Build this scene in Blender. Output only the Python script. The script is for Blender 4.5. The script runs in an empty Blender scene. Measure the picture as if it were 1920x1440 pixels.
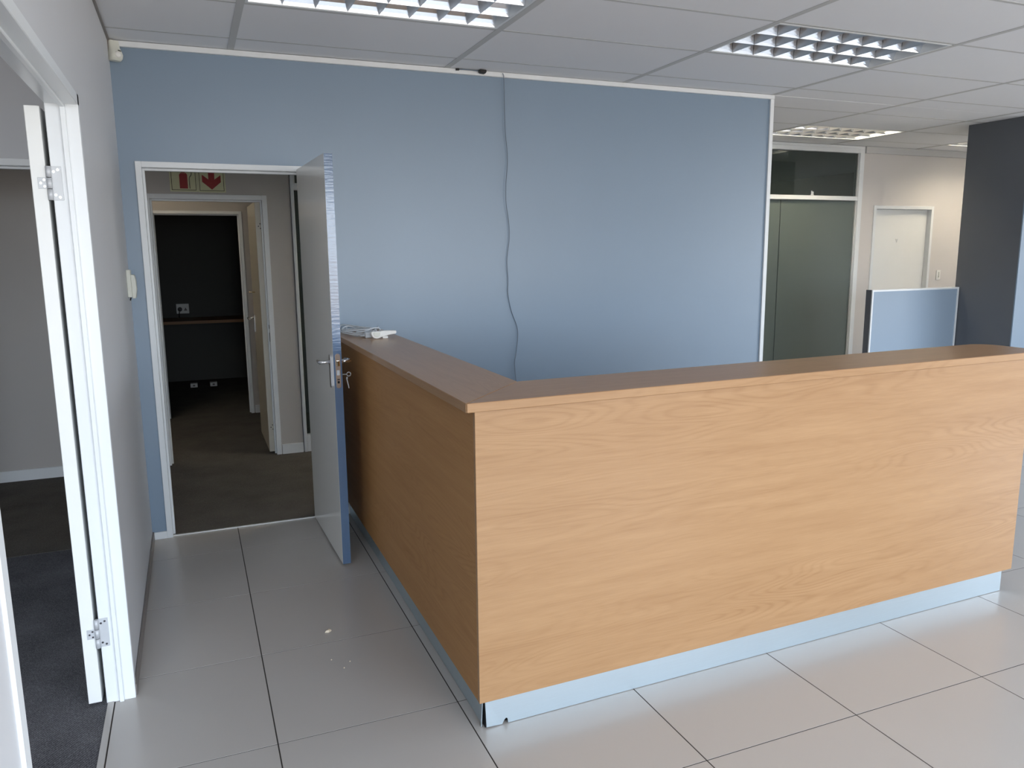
import bpy, bmesh, math, random
from mathutils import Matrix, Vector

random.seed(7)
scene = bpy.context.scene
COL = scene.collection

# ------------------------------------------------------------------ camera
H = 2.641                      # ceiling height
F_PX = 1458.31
CAM = Vector((0.29155, -4.60817, 1.57420))
YAW, PITCH, ROLL = 0.389332, -0.168969, -0.009262
fw = Vector((math.sin(YAW) * math.cos(PITCH), math.cos(YAW) * math.cos(PITCH), math.sin(PITCH)))
rt0 = Vector((math.cos(YAW), -math.sin(YAW), 0))
up0 = rt0.cross(fw)
rt = math.cos(ROLL) * rt0 + math.sin(ROLL) * up0
up = -math.sin(ROLL) * rt0 + math.cos(ROLL) * up0
cam_data = bpy.data.cameras.new('camera')
cam_data.sensor_width = 36.0
cam_data.lens = 36.0 * F_PX / 1920.0
cam_data.clip_start = 0.05
cam = bpy.data.objects.new('camera', cam_data)
COL.objects.link(cam)
cam.matrix_world = Matrix(((rt.x, up.x, -fw.x, CAM.x), (rt.y, up.y, -fw.y, CAM.y),
                           (rt.z, up.z, -fw.z, CAM.z), (0, 0, 0, 1)))
scene.camera = cam

# ------------------------------------------------------------------ sky, daylight, exposure
world = bpy.data.worlds.new('daylight')
scene.world = world
world.use_nodes = True
wn, wl = world.node_tree.nodes, world.node_tree.links
wn.clear()
w_out = wn.new('ShaderNodeOutputWorld')
w_bg = wn.new('ShaderNodeBackground')
w_tc = wn.new('ShaderNodeTexCoord')
w_sep = wn.new('ShaderNodeSeparateXYZ')
w_map = wn.new('ShaderNodeMapRange')
w_ramp = wn.new('ShaderNodeValToRGB')
w_map.inputs['From Min'].default_value = -1.0
w_map.inputs['From Max'].default_value = 1.0
cr = w_ramp.color_ramp
cr.elements[0].position = 0.0
cr.elements[0].color = (0.36, 0.32, 0.28, 1)          # sunlit paving below the horizon
cr.elements[1].position = 1.0
cr.elements[1].color = (0.70, 0.84, 1.05, 1)          # hazy bright zenith
for pos, c in ((0.47, (0.40, 0.36, 0.32, 1)), (0.505, (0.62, 0.68, 0.74, 1)), (0.62, (0.74, 0.84, 0.98, 1))):
    e = cr.elements.new(pos)
    e.color = c
wl.new(w_tc.outputs['Generated'], w_sep.inputs[0])
wl.new(w_sep.outputs['Z'], w_map.inputs['Value'])
wl.new(w_map.outputs[0], w_ramp.inputs[0])
wl.new(w_ramp.outputs[0], w_bg.inputs['Color'])
wl.new(w_bg.outputs[0], w_out.inputs[0])
w_bg.inputs['Strength'].default_value = 6.0

scene.view_settings.view_transform = 'Standard'
scene.view_settings.look = 'None'
scene.view_settings.gamma = 1.0
scene.view_settings.use_curve_mapping = False
scene.view_settings.exposure = 0.9

YF = -6.8                      # facade with the windows, behind the camera
WIN = [(-2.8, -0.3, 0.4, 2.5), (0.1, 1.5, 0.4, 2.4), (1.6, 3.5, 0.4, 2.4), (3.6, 5.5, 0.4, 2.4)]
RWIN = [(-6.5, -4.3, 0.4, 2.5), (-4.2, -2.0, 0.4, 2.5)]      # windows in the right wall
for (xa, xb, za, zb) in WIN:
    ld = bpy.data.lights.new('window_portal', 'AREA')
    ld.shape = 'RECTANGLE'
    ld.size = xb - xa
    ld.size_y = zb - za
    ld.cycles.is_portal = True
    lo = bpy.data.objects.new('window_portal', ld)
    lo.location = ((xa + xb) / 2, YF - 0.02, (za + zb) / 2)
    lo.rotation_euler = (math.radians(90), 0, 0)
    COL.objects.link(lo)
for (ya, yb, za, zb) in RWIN:
    ld = bpy.data.lights.new('window_portal', 'AREA')
    ld.shape = 'RECTANGLE'
    ld.size = zb - za
    ld.size_y = yb - ya
    ld.cycles.is_portal = True
    lo = bpy.data.objects.new('window_portal', ld)
    lo.location = (9.22, (ya + yb) / 2, (za + zb) / 2)
    lo.rotation_euler = (0, math.radians(90), 0)
    COL.objects.link(lo)


# ------------------------------------------------------------------ materials
def lin(r, g, b):
    return tuple(((c / 255) / 12.92 if c / 255 <= 0.04045 else ((c / 255 + 0.055) / 1.055) ** 2.4) for c in (r, g, b)) + (1.0,)


MATS = {}


def mat(name, rgb, rough=0.5, metal=0.0, spec=0.5, var=0.0, scale=8.0, bump=0.0, bscale=300.0, emit=None, estr=0.0,
        trans=0.0, stretch=None):
    """A plain procedural material: colour broken up by noise, with a fine bump."""
    m = bpy.data.materials.new(name)
    m.use_nodes = True
    nt = m.node_tree
    n, l = nt.nodes, nt.links
    b = n['Principled BSDF']
    b.inputs['Base Color'].default_value = rgb
    b.inputs['Roughness'].default_value = rough
    b.inputs['Metallic'].default_value = metal
    b.inputs['Specular IOR Level'].default_value = spec
    b.inputs['Transmission Weight'].default_value = trans
    tc = n.new('ShaderNodeTexCoord')
    mp = n.new('ShaderNodeMapping')
    l.new(tc.outputs['Object'], mp.inputs[0])
    if stretch:
        mp.inputs['Scale'].default_value = stretch
    if var > 0:
        nz = n.new('ShaderNodeTexNoise')
        nz.inputs['Scale'].default_value = scale
        nz.inputs['Detail'].default_value = 4
        mx = n.new('ShaderNodeMix')
        mx.data_type = 'RGBA'
        mx.inputs['A'].default_value = tuple(c * (1 - var) for c in rgb[:3]) + (1,)
        mx.inputs['B'].default_value = tuple(min(1, c * (1 + var)) for c in rgb[:3]) + (1,)
        l.new(mp.outputs[0], nz.inputs['Vector'])
        l.new(nz.outputs['Fac'], mx.inputs['Factor'])
        l.new(mx.outputs['Result'], b.inputs['Base Color'])
    if bump > 0:
        n2 = n.new('ShaderNodeTexNoise')
        n2.inputs['Scale'].default_value = bscale
        n2.inputs['Detail'].default_value = 2
        bp = n.new('ShaderNodeBump')
        bp.inputs['Strength'].default_value = bump
        bp.inputs['Distance'].default_value = 0.002
        l.new(mp.outputs[0], n2.inputs['Vector'])
        l.new(n2.outputs['Fac'], bp.inputs['Height'])
        l.new(bp.outputs[0], b.inputs['Normal'])
    if emit:
        b.inputs['Emission Color'].default_value = emit
        b.inputs['Emission Strength'].default_value = estr
    MATS[name] = m
    return m


def wood(name, along, light, dark, rough=0.3, spec=0.45):
    """Oak laminate: contour lines of a stretched noise give the cathedral grain."""
    m = bpy.data.materials.new(name)
    m.use_nodes = True
    n, l = m.node_tree.nodes, m.node_tree.links
    b = n['Principled BSDF']
    b.inputs['Roughness'].default_value = rough
    b.inputs['Specular IOR Level'].default_value = spec
    tc = n.new('ShaderNodeTexCoord')
    if along == 'x':
        s1, s2, s3 = (0.8, 6.5, 6.5), (7, 420, 420), (1.6, 34, 34)
    else:
        s1, s2, s3 = (6.5, 0.8, 6.5), (420, 7, 420), (34, 1.6, 34)

    def noise(sc, scale, det):
        mp = n.new('ShaderNodeMapping')
        mp.inputs['Scale'].default_value = sc
        mp.inputs['Location'].default_value = (3.1, 1.7, 2.3)
        nz = n.new('ShaderNodeTexNoise')
        nz.inputs['Scale'].default_value = scale
        nz.inputs['Detail'].default_value = det
        l.new(tc.outputs['Object'], mp.inputs[0])
        l.new(mp.outputs[0], nz.inputs['Vector'])
        return nz.outputs['Fac']

    def math_node(op, a, bb):
        k = n.new('ShaderNodeMath')
        k.operation = op
        for i, v in enumerate((a, bb)):
            if isinstance(v, (int, float)):
                k.inputs[i].default_value = v
            elif v is not None:
                l.new(v, k.inputs[i])
        return k.outputs[0]

    big = noise(s1, 1.0, 1.5)
    ring = math_node('SINE', math_node('MULTIPLY', big, 170.0), None)
    ring = math_node('MULTIPLY_ADD', ring, 0.5)
    ring.node.inputs[2].default_value = 0.5
    ring = math_node('POWER', ring, 2.5)
    patch = noise((s1[0] * 0.8, s1[1] * 0.7, s1[2] * 0.7), 1.0, 2.0)
    pm = n.new('ShaderNodeMapRange')
    pm.inputs['From Min'].default_value = 0.38
    pm.inputs['From Max'].default_value = 0.66
    l.new(patch, pm.inputs['Value'])
    ring = math_node('MULTIPLY', ring, pm.outputs[0])
    ring = math_node('MULTIPLY', ring, math_node('ADD', noise(s2, 0.35, 2.0), 0.2))
    fibre = noise(s2, 1.0, 1.0)
    streak = noise(s3, 1.0, 3.0)
    f = math_node('ADD', math_node('MULTIPLY', ring, 0.32), math_node('MULTIPLY', streak, 0.62))
    f = math_node('ADD', f, math_node('MULTIPLY', math_node('SUBTRACT', fibre, 0.5), 0.42))
    mx = n.new('ShaderNodeMix')
    mx.data_type = 'RGBA'
    mx.inputs['A'].default_value = light
    mx.inputs['B'].default_value = dark
    l.new(f, mx.inputs['Factor'])
    l.new(mx.outputs['Result'], b.inputs['Base Color'])
    bp = n.new('ShaderNodeBump')
    bp.inputs['Strength'].default_value = 0.12
    bp.inputs['Distance'].default_value = 0.001
    l.new(fibre, bp.inputs['Height'])
    l.new(bp.outputs[0], b.inputs['Normal'])
    MATS[name] = m
    return m


def carpet(name, a, bcol):
    m = bpy.data.materials.new(name)
    m.use_nodes = True
    n, l = m.node_tree.nodes, m.node_tree.links
    b = n['Principled BSDF']
    b.inputs['Roughness'].default_value = 0.95
    b.inputs['Specular IOR Level'].default_value = 0.1
    tc = n.new('ShaderNodeTexCoord')
    mp = n.new('ShaderNodeMapping')
    mp.inputs['Rotation'].default_value = (0, 0, math.radians(38))
    l.new(tc.outputs['Object'], mp.inputs[0])
    wv = n.new('ShaderNodeTexWave')
    wv.inputs['Scale'].default_value = 34
    wv.inputs['Distortion'].default_value = 6
    wv.inputs['Detail'].default_value = 3
    wv.inputs['Detail Scale'].default_value = 6
    nz = n.new('ShaderNodeTexNoise')
    nz.inputs['Scale'].default_value = 170
    nb = n.new('ShaderNodeTexNoise')
    nb.inputs['Scale'].default_value = 5
    nb.inputs['Detail'].default_value = 5
    for k in (wv, nz, nb):
        l.new(mp.outputs[0], k.inputs['Vector'])
    m1 = n.new('ShaderNodeMath')
    m1.operation = 'MULTIPLY'
    l.new(wv.outputs['Fac'], m1.inputs[0])
    l.new(nz.outputs['Fac'], m1.inputs[1])
    m2 = n.new('ShaderNodeMath')
    m2.operation = 'ADD'
    l.new(m1.outputs[0], m2.inputs[0])
    m3 = n.new('ShaderNodeMath')
    m3.operation = 'MULTIPLY_ADD'
    m3.inputs[1].default_value = 0.7
    m3.inputs[2].default_value = -0.2
    l.new(nb.outputs['Fac'], m3.inputs[0])
    l.new(m3.outputs[0], m2.inputs[1])
    mx = n.new('ShaderNodeMix')
    mx.data_type = 'RGBA'
    mx.inputs['A'].default_value = a
    mx.inputs['B'].default_value = bcol
    l.new(m2.outputs[0], mx.inputs['Factor'])
    l.new(mx.outputs['Result'], b.inputs['Base Color'])
    bp = n.new('ShaderNodeBump')
    bp.inputs['Strength'].default_value = 0.6
    bp.inputs['Distance'].default_value = 0.004
    l.new(m1.outputs[0], bp.inputs['Height'])
    l.new(bp.outputs[0], b.inputs['Normal'])
    MATS[name] = m
    return m


M_BLUE = mat('blue_wall_paint', lin(122, 143, 163), 0.40, spec=0.9, var=0.03, scale=2.5, bump=0.05, bscale=90)
M_GREY = mat('grey_wall_paint', lin(206, 208, 211), 0.45, spec=0.4, var=0.02, scale=2.0, bump=0.05, bscale=90)
M_WARM = mat('passage_wall_paint', lin(190, 186, 182), 0.5, spec=0.35, var=0.02, scale=2.0, bump=0.05, bscale=90)
M_WHITEWALL = mat('white_wall_paint', lin(206, 203, 200), 0.45, spec=0.35, var=0.015, scale=2.0, bump=0.04, bscale=90)
M_DARKWALL = mat('room_paint_with_shade', lin(96, 96, 94), 0.7, spec=0.2, var=0.02, scale=2.0)  # wall colour lowered so the rear rooms look unlit; shade in the paint
M_CHAR = mat('charcoal_wall_paint', lin(96, 100, 106), 0.5, spec=0.3, var=0.04, scale=3.0, bump=0.05, bscale=90)
M_CEIL = mat('ceiling_panel_white', lin(233, 235, 238), 0.75, spec=0.2, var=0.012, scale=3.0, bump=0.05, bscale=160)
M_TEE = mat('ceiling_tee_white', lin(196, 197, 196), 0.5, spec=0.3, var=0.02, scale=5.0)
M_SLAB = mat('plenum_slab', lin(60, 60, 60), 0.9, var=0.05)
M_TILE = mat('cream_porcelain_tile', lin(182, 178, 173), 0.24, spec=0.5, var=0.025, scale=2.2, bump=0.02, bscale=60)
M_GROUT = mat('dark_grout', lin(48, 44, 40), 0.9, var=0.1)
M_FRAME = mat('white_frame_enamel', lin(228, 232, 234), 0.32, spec=0.5, var=0.015, scale=6.0, bump=0.03, bscale=120)
M_LEAF = mat('grey_door_enamel', lin(226, 226, 222), 0.2, spec=0.5, var=0.015, scale=2.0, bump=0.02, bscale=40)
M_LEAFEDGE = mat('darkened_door_edge', lin(84, 108, 138), 0.16, spec=1.0, var=0.03, scale=30, bump=0.3, bscale=16, stretch=(1, 1, 6))  # edge colour darkened so the window reflection stands out against it
M_WLEAF = mat('white_door_enamel', lin(232, 234, 232), 0.35, spec=0.5, var=0.015, scale=3.0)
M_CREAM = mat('cream_door_enamel', lin(214, 208, 192), 0.35, spec=0.5, var=0.02, scale=3.0)
M_CHROME = mat('chrome', (0.8, 0.8, 0.82, 1), 0.12, metal=1.0, var=0.03, scale=40)
M_STEEL = mat('zinc_hinge_steel', (0.55, 0.57, 0.59, 1), 0.45, metal=0.2, var=0.04, scale=40)
M_BRASS = mat('latch_brass', (0.75, 0.6, 0.36, 1), 0.25, metal=1.0, var=0.04, scale=40)
M_KICK = mat('brushed_aluminium', (0.62, 0.72, 0.78, 1), 0.44, metal=1.0, var=0.05, scale=10, stretch=(1, 1, 60), bump=0.05, bscale=80)
M_BLACK = mat('black_plastic', lin(16, 16, 18), 0.5, var=0.1)
M_DARK = mat('dark_hole', lin(10, 10, 12), 0.8, var=0.1)
M_SHAD = mat('black_board', lin(20, 19, 18), 0.8, var=0.1)
M_IVORY = mat('ivory_plastic', lin(216, 218, 208), 0.4, var=0.015, scale=10)
M_WPLASTIC = mat('white_plastic', lin(232, 232, 228), 0.35, var=0.015, scale=10)
M_CABLEW = mat('grey_cable_sheath', lin(206, 212, 218), 0.45, var=0.05, scale=20)
M_CABLED = mat('slate_cable_sheath', lin(104, 118, 132), 0.5, var=0.06, scale=20)
M_SKIRTD = mat('grey_brown_skirting', lin(128, 122, 118), 0.45, var=0.08, scale=12)
M_MIRROR = mat('louvre_aluminium', (0.84, 0.88, 0.93, 1), 0.22, metal=1.0, var=0.02, scale=20)
M_RIB = mat('ribbed_blade_aluminium', (0.66, 0.67, 0.68, 1), 0.38, metal=0.9, var=0.04, scale=30, bump=0.3, bscale=40, stretch=(1, 1, 14))
M_TUBE = mat('fluorescent_tube_off', lin(225, 228, 228), 0.3, var=0.01)
M_TUBEON = mat('fluorescent_tube_lit', lin(255, 240, 215), 0.4, var=0.01, emit=(1.0, 0.86, 0.66, 1), estr=24.0)
M_PAN = mat('white_reflector_pan', lin(225, 225, 222), 0.4, var=0.01)
M_SIGN = mat('photoluminescent_sign', lin(214, 214, 176), 0.5, var=0.02, scale=20)
M_RED = mat('sign_red', lin(150, 26, 30), 0.5, var=0.03, scale=20)
M_BLK = mat('sign_black', lin(40, 38, 26), 0.5, var=0.03, scale=20)
M_SCREEN = mat('blue_screen_paint', lin(146, 164, 182), 0.4, spec=0.4, var=0.02, scale=3)
M_FROST = mat('frosted_glass_film', lin(98, 108, 104), 0.3, spec=0.5, var=0.03, scale=2)
M_GLASS = mat('tinted_glass', lin(150, 165, 160), 0.03, spec=0.6, trans=0.9, var=0.01)
M_WINGLASS = mat('window_glass', lin(245, 250, 250), 0.0, spec=0.0, trans=0.0, var=0.005)
M_ALU = mat('satin_aluminium', (0.75, 0.75, 0.74, 1), 0.4, metal=0.7, var=0.03, scale=20)
M_DESKD = mat('dim_desk_laminate', lin(150, 110, 70), 0.5, var=0.1, scale=6, stretch=(1, 12, 12))
M_CHIP = mat('pale_chip', lin(226, 214, 190), 0.7, var=0.08, scale=60)
M_WOODX = wood('oak_laminate_across', 'x', lin(182, 144, 104), lin(145, 104, 66))
M_WOODY = wood('oak_laminate_depth', 'y', lin(182, 144, 104), lin(145, 104, 66))
M_WOODS = wood('oak_laminate_side_tone', 'y', lin(188, 144, 96), lin(152, 106, 60), 0.5, 0.2)  # same laminate; the side panel's light is put into a warmer, duller copy
M_CARPET = carpet('charcoal_loop_carpet', lin(62, 62, 65), lin(134, 134, 138))
M_CARPET2 = carpet('brown_grey_loop_carpet', lin(74, 72, 70), lin(120, 116, 110))


# ------------------------------------------------------------------ mesh helpers
class MB:
    """Collects solids; every mesh is one object."""

    def __init__(self):
        self.v, self.f, self.sm = [], [], []

    def add(self, verts, faces, smooth=False):
        o = len(self.v)
        self.v += [tuple(p) for p in verts]
        self.f += [tuple(i + o for i in fc) for fc in faces]
        self.sm += [smooth] * len(faces)
        return self

    def box(self, a, b):
        (x0, y0, z0), (x1, y1, z1) = [min(i, j) for i, j in zip(a, b)], [max(i, j) for i, j in zip(a, b)]
        return self.add([(x0, y0, z0), (x1, y0, z0), (x1, y1, z0), (x0, y1, z0), (x0, y0, z1), (x1, y0, z1), (x1, y1, z1), (x0, y1, z1)],
                        [(0, 3, 2, 1), (4, 5, 6, 7), (0, 1, 5, 4), (1, 2, 6, 5), (2, 3, 7, 6), (3, 0, 4, 7)])

    def prism(self, pts, axis, a, b):
        """pts: 2D outline, extruded from a to b along axis 'x','y' or 'z'."""
        def P(p, t):
            return {'x': (t, p[0], p[1]), 'y': (p[0], t, p[1]), 'z': (p[0], p[1], t)}[axis]
        k = len(pts)
        vs = [P(p, a) for p in pts] + [P(p, b) for p in pts]
        fs = [tuple(range(k))[::-1], tuple(range(k, 2 * k))] + [(i, (i + 1) % k, k + (i + 1) % k, k + i) for i in range(k)]
        return self.add(vs, fs)

    def tube(self, pts, r, n=8, closed=False):
        pts = [Vector(p) for p in pts]
        m = len(pts)
        rr = r if isinstance(r, (list, tuple)) else [r] * m
        vs = []
        ref = Vector((0.31, 0.17, 0.93)).normalized()
        for i, p in enumerate(pts):
            t = (pts[(i + 1) % m] - pts[i - 1]) if closed else (pts[min(i + 1, m - 1)] - pts[max(i - 1, 0)])
            t.normalize()
            s = t.cross(ref)
            if s.length < 1e-4:
                s = t.cross(Vector((1, 0, 0)))
            s.normalize()
            q = t.cross(s)
            for k in range(n):
                a = 2 * math.pi * k / n
                vs.append(p + (s * math.cos(a) + q * math.sin(a)) * rr[i])
        fs = []
        for i in range(m if closed else m - 1):
            j = (i + 1) % m
            fs += [(i * n + k, i * n + (k + 1) % n, j * n + (k + 1) % n, j * n + k) for k in range(n)]
        o = len(self.v)
        self.add(vs, fs, True)
        if not closed:
            self.f += [tuple(o + k for k in range(n))[::-1], tuple(o + (m - 1) * n + k for k in range(n))]
            self.sm += [False, False]
        return self

    def cyl(self, c, axis, r, a, b, n=20):
        pts = [(c[0] + r * math.cos(2 * math.pi * k / n), c[1] + r * math.sin(2 * math.pi * k / n)) for k in range(n)]
        o = len(self.f)
        self.prism(pts, axis, a, b)
        for i in range(o + 2, len(self.f)):
            self.sm[i] = True
        return self

    def mesh(self, name, m, off=(0, 0, 0), bevel=0.0, seg=1):
        me = bpy.data.meshes.new(name)
        me.from_pydata([(v[0] - off[0], v[1] - off[1], v[2] - off[2]) for v in self.v], [], self.f)
        bm = bmesh.new()
        bm.from_mesh(me)
        for fc, s in zip(bm.faces, self.sm):
            fc.smooth = s
        bmesh.ops.recalc_face_normals(bm, faces=bm.faces)
        if bevel > 0:
            es = [e for e in bm.edges if len(e.link_faces) == 2 and e.calc_face_angle(0) > 0.6]
            bmesh.ops.bevel(bm, geom=es, offset=bevel, segments=seg, affect='EDGES', profile=0.5)
        bm.to_mesh(me)
        bm.free()
        me.materials.append(m)
        return me


def tag(o, label=None, cat=None, group=None, kind=None):
    for k, v in (('label', label), ('category', cat), ('group', group), ('kind', kind)):
        if v:
            o[k] = v
    return o


def link(name, me, loc, parent=None):
    o = bpy.data.objects.new(name, me)
    COL.objects.link(o)
    o.location = loc
    if parent:
        o.parent = parent
    return o


ORIGIN = {}


def root(name, loc, label=None, cat=None, group=None, kind=None):
    o = link(name, None, loc)
    o.empty_display_size = 0.1
    ORIGIN[o.name] = Vector(loc)
    return tag(o, label, cat, group, kind)


def part(name, mb, m, parent=None, bevel=0.0, seg=1):
    """Mesh given in world coordinates; parents are never rotated while parts are added."""
    if parent is None:
        lo = Vector([min(v[i] for v in mb.v) for i in range(3)])
        hi = Vector([max(v[i] for v in mb.v) for i in range(3)])
        org = Vector(((lo.x + hi.x) / 2, (lo.y + hi.y) / 2, lo.z))
        o = link(name, mb.mesh(name, m, org, bevel, seg), org)
        ORIGIN[o.name] = org
        return o
    org = ORIGIN[parent.name]
    o = link(name, mb.mesh(name, m, org, bevel, seg), (0, 0, 0), parent)
    ORIGIN[o.name] = org
    return o


def bx(name, a, b, m, parent=None, bevel=0.0, seg=1):
    return part(name, MB().box(a, b), m, parent, bevel, seg)


def struct(o, label, cat):
    return tag(o, label, cat, kind='structure')


def smooth_path(pts, n=8):
    """Catmull-Rom through the points."""
    P = [Vector(p) for p in pts]
    P = [P[0] * 2 - P[1]] + P + [P[-1] * 2 - P[-2]]
    out = []
    for i in range(1, len(P) - 2):
        for k in range(n):
            t = k / n
            a, b, c, d = P[i - 1], P[i], P[i + 1], P[i + 2]
            out.append(0.5 * ((2 * b) + (c - a) * t + (2 * a - 5 * b + 4 * c - d) * t * t + (3 * b - a - 3 * c + d) * t ** 3))
    out.append(P[-2])
    return out


# ------------------------------------------------------------------ setting: floors
XL, XR = 0.0, 9.2
T, X1, Y1 = 0.61457, 0.45013, -0.34368
floor = struct(bx('floor', (-0.066, YF, -0.06), (XR, 1.9, -0.0012), M_GROUT), 'large cream floor tiles with dark thin joints', 'floor')
G = 0.0022
xs = [X1 + i * T for i in range(-1, 16)]
ys = [Y1 + j * T for j in range(-12, 6)]
tile_cache = {}


def floor_tile(xa, xb, ya, yb):
    if xb - xa < 0.02 or yb - ya < 0.02:
        return
    w, d = round(xb - xa, 4), round(yb - ya, 4)
    if (w, d) not in tile_cache:
        mb = MB().box((-w / 2 + G, -d / 2 + G, -0.012), (w / 2 - G, d / 2 - G, 0.0))
        tile_cache[(w, d)] = mb.mesh('tile', M_TILE)
    org = ORIGIN['floor']
    link('tile', tile_cache[(w, d)], ((xa + xb) / 2 - org.x, (ya + yb) / 2 - org.y, 0 - org.z), floor)


for i in range(len(xs) - 1):
    for j in range(len(ys) - 1):
        xa, xb = max(xs[i], 0.0), min(xs[i + 1], XR)
        ya, yb = max(ys[j], YF), min(ys[j + 1], 1.9)
        if xb <= xa or yb <= ya:
            continue
        # tiles stop at the blue wall except beyond its free end
        if xb <= 4.2 or xa < 4.2 and ya >= 0:
            yb = min(yb, 0.018)
        if xa == 0.0 and ya < -1.573 - 0.01 and yb > -3.3:
            xa = -0.062
        floor_tile(xa, xb, ya, yb)
# strip of cut tile in the left doorway
bx('threshold_strip', (-0.085, -3.3, -0.01), (-0.064, -1.69, 0.004), M_TILE, floor, 0.001)
carpet_office = struct(bx('floor_carpet', (-3.0, YF, -0.06), (-0.083, 0.021, 0.0), M_CARPET), 'dark charcoal loop carpet of the side office', 'floor')
carpet_pass = struct(bx('floor_carpet', (-3.0, 0.02, -0.05), (4.2, 5.9, 0.002), M_CARPET2), 'brown grey carpet of the passage behind the door', 'floor')
carpet_rear = struct(bx('floor_carpet', (4.2, 1.9, -0.05), (9.2, 5.9, 0.002), M_CARPET2), 'dark carpet behind the far glass partition', 'floor')
bx('threshold_strip', (0.1, 0.012, 0.0), (0.9, 0.026, 0.005), M_ALU, carpet_pass, 0.001)

# ------------------------------------------------------------------ setting: ceiling grid
CX = [1.78153 + 1.2 * i for i in range(-2, 8)]
RY = [-0.24764 + 0.6 * j for j in range(-12, 5)]
ceiling = struct(bx('ceiling', (-3.1, YF, H + 0.14), (XR + 0.1, 6.0, H + 0.2), M_SLAB), 'suspended ceiling of pale rectangular panels in a metal grid', 'ceiling')
LIGHTS = {(0.58153, -1.44764): 0, (2.98153, -1.44764): 0, (5.38153, 0.95236): 1, (7.78153, 0.95236): 1, (1.78153, 0.35236): 1}
TW = 0.017     # half width of a tee
cp_cache = {}


def clip_child(name, a, b, m, bev=0.0):
    w = tuple(round(j - i, 4) for i, j in zip(a, b))
    key = (name, w)
    if key not in cp_cache:
        cp_cache[key] = MB().box(tuple(-k / 2 for k in w), tuple(k / 2 for k in w)).mesh(name, m, bevel=bev)
    org = ORIGIN['ceiling']
    return link(name, cp_cache[key], tuple((i + j) / 2 - o for i, j, o in zip(a, b, org)), ceiling)


REG = [(0.0, XR, YF, 0.0), (4.18, XR, 0.0, 1.9), (0.0, 4.18, 0.1, 1.65)]
for (ra, rb, rc, rd) in REG:
    for i in range(len(CX) - 1):
        for j in range(len(RY) - 1):
            xa, xb, ya, yb = max(CX[i], ra), min(CX[i + 1], rb), max(RY[j], rc), min(RY[j + 1], rd)
            if xb - xa < 0.03 or yb - ya < 0.03:
                continue
            if any(abs(CX[i] - lx) < 0.01 and abs(RY[j] - ly) < 0.01 for lx, ly in LIGHTS):
                continue
            dz = random.uniform(0.0004, 0.0012)
            clip_child('ceiling_panel', (xa + 0.004, ya + 0.004, H + dz), (xb - 0.004, yb - 0.004, H + dz + 0.012), M_CEIL)
    for x in CX:
        if ra < x < rb:
            clip_child('main_tee', (x - TW, rc, H - 0.0012), (x + TW, rd, H + 0.003), M_TEE)
    for y in RY:
        if rc < y < rd:
            for i in range(len(CX) - 1):
                xa, xb = max(CX[i] + TW, ra), min(CX[i + 1] - TW, rb)
                if xb - xa > 0.05:
                    clip_child('cross_tee', (xa, y - TW * 0.55, H), (xb, y + TW * 0.55, H + 0.003), M_TEE)
# plain ceilings of the side office and the rooms behind
struct(bx('ceiling_office', (-3.0, YF, H), (-0.085, 0.0, H + 0.02), M_CEIL), 'plain ceiling of the side office', 'ceiling')
struct(bx('ceiling_passage', (-3.0, 0.1, H), (0.0, 1.65, H + 0.02), M_CEIL), 'plain ceiling at the passage end', 'ceiling')
struct(bx('ceiling_rear', (-3.0, 1.75, H), (1.3, 5.9, H + 0.02), M_CEIL), 'plain ceiling of the rooms behind the passage', 'ceiling')
struct(bx('ceiling_rear', (1.3, 2.0, H), (9.2, 5.9, H + 0.02), M_CEIL), 'plain ceiling behind the glass partitions', 'ceiling')

# ------------------------------------------------------------------ setting: walls
# left wall with the wide opening to the side office
LY0, LY1, LZ = -3.30, -1.69, 2.06
wall_left = struct(part('wall_left', MB().box((-0.085, LY1, 0), (0, 0.0, H)).box((-0.085, LY0, LZ), (0, LY1, H)).box((-0.085, YF, 0), (0, LY0, H)), M_GREY),
                   'pale grey wall along the left side with a wide doorway', 'wall')
# blue wall with the open door; the office has a doorway of its own in the same wall line
DL, DR, DZ = 0.098, 0.936, 2.03
wall_back = struct(part('wall_back', MB().box((0.0, 0, 0), (DL, 0.1, H)).box((DL, 0, DZ), (DR, 0.1, H)).box((DR, 0, 0), (4.18, 0.1, H)), M_BLUE),
                   'blue grey wall behind the reception desk', 'wall')
OL, OR, OZ = -1.25, -0.30, 2.02
wall_office = struct(part('wall_office', MB().box((OR, 0, 0), (0.0, 0.1, H)).box((OL, 0, OZ), (OR, 0.1, H)).box((-3.0, 0, 0), (OL, 0.1, H)), M_GREY),
                     'grey rear wall of the side office above its doorway', 'wall')
PL, PR, PZ = 0.065, 0.845, 1.975
wall_pass = struct(part('wall_passage', MB().box((-3.0, 1.65, 0), (PL, 1.75, H)).box((PL, 1.65, PZ), (PR, 1.75, H)).box((PR, 1.65, 0), (1.045, 1.75, H))
                        .box((3.45, 1.65, 0), (5.2, 1.75, H)).box((5.1, 1.75, 0), (5.2, 2.0, H)), M_WARM), 'grey beige passage wall behind the open door', 'wall')
QL, QR, QZ = 0.016, 0.780, 1.955
wall_mid = struct(part('wall_middle', MB().box((-1.6, 3.45, 0), (QL, 3.55, H)).box((QL, 3.45, QZ), (QR, 3.55, H)).box((QR, 3.45, 0), (1.3, 3.55, H)), M_WARM),
                  'grey beige wall around the dark doorway', 'wall')
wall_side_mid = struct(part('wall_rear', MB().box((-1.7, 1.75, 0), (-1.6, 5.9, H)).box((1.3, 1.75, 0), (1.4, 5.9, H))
                            .box((-1.7, 5.9, 0), (9.3, 6.0, H)).box((9.2, 1.9, 0), (9.3, 5.9, H)), M_DARKWALL), 'walls of the unlit rooms behind, shade put into their colour', 'wall')
FDL, FDR, FDZ = 7.262, 8.103, 2.0
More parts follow.
